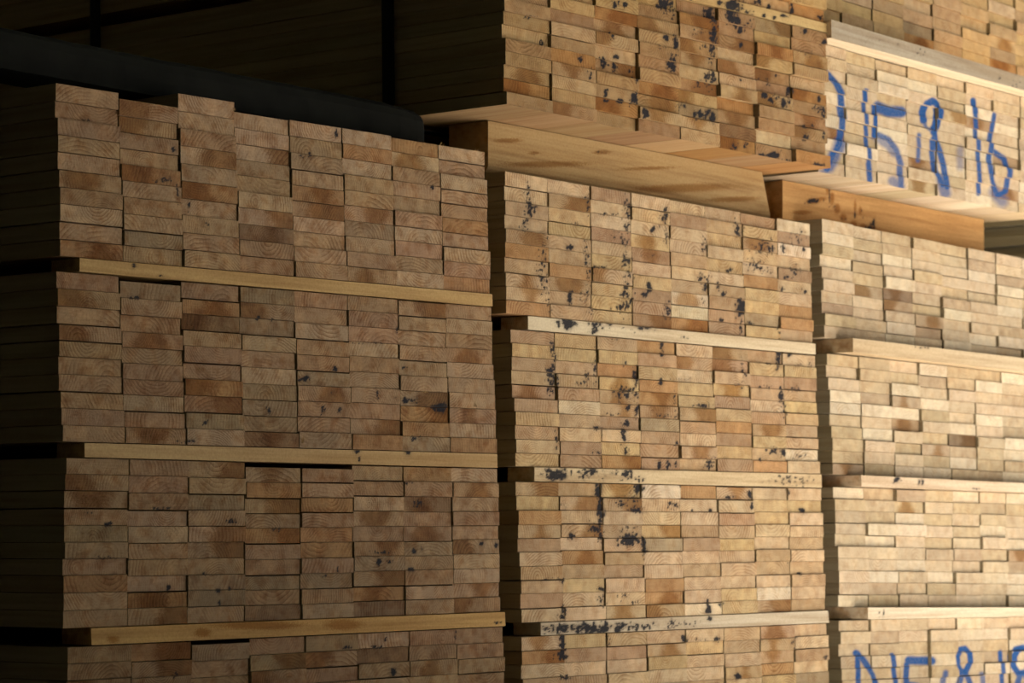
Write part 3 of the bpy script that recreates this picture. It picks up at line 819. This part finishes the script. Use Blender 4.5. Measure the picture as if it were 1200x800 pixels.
G_T = 'support timbers under the upper packs'
YB1 = YM + .06
BEAR1 = timber('support_timber', YB1, (572, 141), (893, 210), (572, 202), (909, 258), .14, (.45, .315, .155), 'yellow-brown squared support timber with a rounded lower edge, under upper middle pack', 'timber', G_T,
       [(626, 181, 4, .6, 3, .9), (705, 181, 6, .8, 5, 1.0)], chamfer=wane1, heart=[(705, 181, 13, 2.6), (626, 180, 9, 2.0), (640, 193, 60, 4), (800, 222, 70, 5), (760, 200, 40, 2), (595, 165, 20, 3), (860, 235, 40, 3)], nx=150, nz=24, above='B', below='M1')
YB2 = YR + .10
BEAR2 = timber('support_timber', YB2, (917, 203), (1153, 264), (917, 250), (1153, 296), .14, (.58, .35, .15), 'orange-brown support timber with dark knots, under upper right pack with blue lettering', 'timber', G_T,
       [(954, 230, 6, 1.2, 9, 2.0), (1023, 258, 2, 3, 6, 1.7), (1018, 263, 4, 1.2, 6, 1.5), (1002, 248, .6, 3, 4, 1.3), (972, 224, .8, 7, 5, 1.0), (978, 238, 1.5, 4, 4, 1.0), (1011, 247, 1, 5, 4, 1.0), (990, 252, 5, 1.2, 4, 1.0)],
       heart=[(953, 230, 10, 4), (962, 228, 8, 2.5), (970, 216, 3, 8), (975, 228, 3, 9), (981, 240, 4, 7), (988, 250, 5, 5), (1000, 258, 5, 5), (1011, 262, 6, 5), (1020, 263, 6, 4), (1008, 243, 2, 6), (1002, 238, 2, 8), (940, 243, 14, 3)], nx=150, nz=24, above='T', below='R1')

# dark old timber lying on the left stack
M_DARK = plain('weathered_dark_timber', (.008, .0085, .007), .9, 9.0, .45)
YD = YL + .10
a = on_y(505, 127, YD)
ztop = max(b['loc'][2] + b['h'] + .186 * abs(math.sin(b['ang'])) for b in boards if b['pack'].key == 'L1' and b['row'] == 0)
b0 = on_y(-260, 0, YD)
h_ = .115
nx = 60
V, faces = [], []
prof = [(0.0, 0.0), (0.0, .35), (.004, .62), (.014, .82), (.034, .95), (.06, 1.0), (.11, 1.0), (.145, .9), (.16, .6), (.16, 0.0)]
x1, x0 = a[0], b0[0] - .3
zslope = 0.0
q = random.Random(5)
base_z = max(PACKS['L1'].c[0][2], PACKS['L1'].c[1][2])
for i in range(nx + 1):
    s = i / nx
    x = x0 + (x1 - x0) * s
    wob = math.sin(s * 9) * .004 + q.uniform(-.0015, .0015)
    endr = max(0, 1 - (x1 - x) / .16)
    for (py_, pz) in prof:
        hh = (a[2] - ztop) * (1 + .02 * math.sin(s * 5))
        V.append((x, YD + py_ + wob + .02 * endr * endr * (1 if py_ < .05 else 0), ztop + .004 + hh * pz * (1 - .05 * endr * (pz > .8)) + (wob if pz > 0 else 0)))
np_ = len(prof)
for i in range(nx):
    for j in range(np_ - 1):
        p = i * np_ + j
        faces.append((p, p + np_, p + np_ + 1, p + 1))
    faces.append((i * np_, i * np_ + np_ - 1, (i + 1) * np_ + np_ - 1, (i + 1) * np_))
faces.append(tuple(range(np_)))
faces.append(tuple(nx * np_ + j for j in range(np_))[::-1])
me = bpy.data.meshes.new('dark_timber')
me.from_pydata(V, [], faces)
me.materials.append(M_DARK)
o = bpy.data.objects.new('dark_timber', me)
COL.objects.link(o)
o['label'] = 'dark weathered round-edged timber lying across the top of the left stack'
o['category'] = 'timber'

# steel bands round the upper middle pack, seen on its dark side
bl, tl = PACKS['B'].c[2], PACKS['V'].c[0]
br, tr = PACKS['B'].c[3], PACKS['V'].c[1]


def band(px, wpx, label):
    # y of the band on the pack's left side from where the photo shows it
    best = None
    for i in range(400):
        y = YB + .1 + i * .01
        p = proj([bl[0], y, bl[2] + .2])
        if best is None or abs(p[0] - px) < best[0]:
            best = (abs(p[0] - px), y)
    y = best[1]
    w = .040
    e = .006
    off = .022
    pts = [np.array([bl[0] - off, bl[2] - off]), np.array([br[0] + off * .6, br[2] - off]), np.array([tr[0] + off * .6, tr[2] + off]), np.array([tl[0] - off, tl[2] + off])]
    V, faces = [], []
    cen = sum(pts) / 4
    for p in pts:
        d = (p - cen) / np.linalg.norm(p - cen)
        for yy in (y - w / 2, y + w / 2):
            V.append((p[0], yy, p[1]))
            V.append((p[0] - d[0] * e, yy, p[1] - d[1] * e))
    for i in range(4):
        a_, b_ = i * 4, ((i + 1) % 4) * 4
        faces += [(a_, a_ + 2, b_ + 2, b_), (a_ + 1, b_ + 1, b_ + 3, a_ + 3), (a_, b_, b_ + 1, a_ + 1), (a_ + 2, a_ + 3, b_ + 3, b_ + 2)]
    me = bpy.data.meshes.new('strap')
    me.from_pydata(V, [], faces)
    me.materials.append(M_STRAP)
    o = bpy.data.objects.new('strap', me)
    COL.objects.link(o)
    o['label'], o['category'], o['group'] = label, 'strap', 'straps round the upper middle pack'


band(463, 14, 'black strap round the upper middle pack, nearer to its lit front')
band(118, 10, 'black strap round the upper middle pack, farther back on its dark side')

# splinters on sawn edges, parts of their boards
by = {(B['pack'].key, B['row'], B['col']): B for B in things}


def splinter(B, u, v, ln, ang, wd=.0016):
    V = [(0, 0, 0), (wd, 0, 0), (wd * .5, -.002, 0), (ln * math.cos(ang), -.006, ln * math.sin(ang))]
    me = bpy.data.meshes.new('splinter')
    me.from_pydata(V, [], [(0, 2, 1), (0, 3, 2), (2, 3, 1), (1, 3, 0)])
    me.materials.append(M_SPLINTER)
    o = bpy.data.objects.new('splinter', me)
    COL.objects.link(o)
    o.parent = B['obj']
    o.location = (B['w'] * u, .0008, B['h'] * v)


q = random.Random(3)
for key, u, v, n, ln, sp in [(('L1', 0, 7), .06, .98, 5, .010, .05), (('L1', 0, 7), .85, .98, 6, .008, .08), (('L1', 0, 2), .99, .5, 4, .007, .02), (('L2', 9, 4), .05, .3, 2, .02, .05),
                             (('L2', 6, 7), .5, .1, 2, .022, .1), (('L1', 9, 7), .9, .05, 3, .012, .08), (('L3', 9, 6), .1, .1, 3, .01, .1), (('L3', 9, 6), .6, .05, 2, .01, .1), (('L2', 0, 7), .95, .3, 2, .012, .03),
                             (('L2', 5, 7), .8, .95, 3, .008, .15), (('L2', 6, 6), .5, .95, 4, .006, .4), (('L3', 4, 4), .5, .05, 5, .006, .4), (('L2', 5, 2), .3, .6, 3, .009, .06)]:
    if key in by:
        for _ in range(n):
            splinter(by[key], min(1, max(0, u + q.uniform(-sp, sp))), v, ln * q.uniform(.6, 1.2), q.uniform(.5, 2.3), .0012)


# ------------------------------------------------------------------ floor, and unseen shed walls and roof added to block light
def slab(name, lo, hi, mt, kind='structure'):
    x0, y0, z0 = lo
    x1, y1, z1 = hi
    V = [(x0, y0, z0), (x1, y0, z0), (x1, y1, z0), (x0, y1, z0), (x0, y0, z1), (x1, y0, z1), (x1, y1, z1), (x0, y1, z1)]
    me = bpy.data.meshes.new(name)
    me.from_pydata(V, [], [(3, 2, 1, 0), (4, 5, 6, 7), (0, 1, 5, 4), (1, 2, 6, 5), (2, 3, 7, 6), (3, 0, 4, 7)])
    me.materials.append(mt)
    o = bpy.data.objects.new(name, me)
    COL.objects.link(o)
    o['kind'] = kind
    return o


ROOF_BLOCK_X = 6.35  # edge of the added roof, set to shape the light falloff over the stacks
slab('floor', (-9, -14, -.2), (30, 9, .042), M_FLOOR)
slab('wall_left_blocker', (-9, -14, 0), (-8.8, 9, 5.2), M_BLOCKER)
slab('wall_back_blocker', (-9, 6.2, 0), (9, 6.4, 5.2), M_BLOCKER)
slab('wall_front_blocker', (-9, -14.2, 0), (ROOF_BLOCK_X, -14, 5.2), M_BLOCKER)  # unseen, added to keep sky light off the left stack
slab('ceiling_blocker', (-9, -14.2, 5.2), (ROOF_BLOCK_X, 6.4, 5.4), M_BLOCKER)

# ------------------------------------------------------------------ light
w = bpy.data.worlds.new('world')
S.world = w
w.use_nodes = True
bg = w.node_tree.nodes['Background']
bg.inputs[0].default_value = (.75, .85, 1.0, 1)
bg.inputs[1].default_value = .5
sd = bpy.data.lights.new('sun', 'SUN')
sd.energy = 33.0
sd.angle = .009
sd.color = (1, .97, .92)
so = bpy.data.objects.new('sun', sd)
COL.objects.link(so)
el, az = math.radians(50), math.radians(8)     # from +x, a little behind the stacks
d = Vector((math.cos(el) * math.cos(az), math.cos(el) * math.sin(az), math.sin(el)))
so.rotation_euler = d.to_track_quat('Z', 'Y').to_euler()

S.view_settings.view_transform = 'Standard'
S.view_settings.look = 'None'
S.view_settings.gamma = 1
S.view_settings.use_curve_mapping = False
S.view_settings.exposure = 0.0
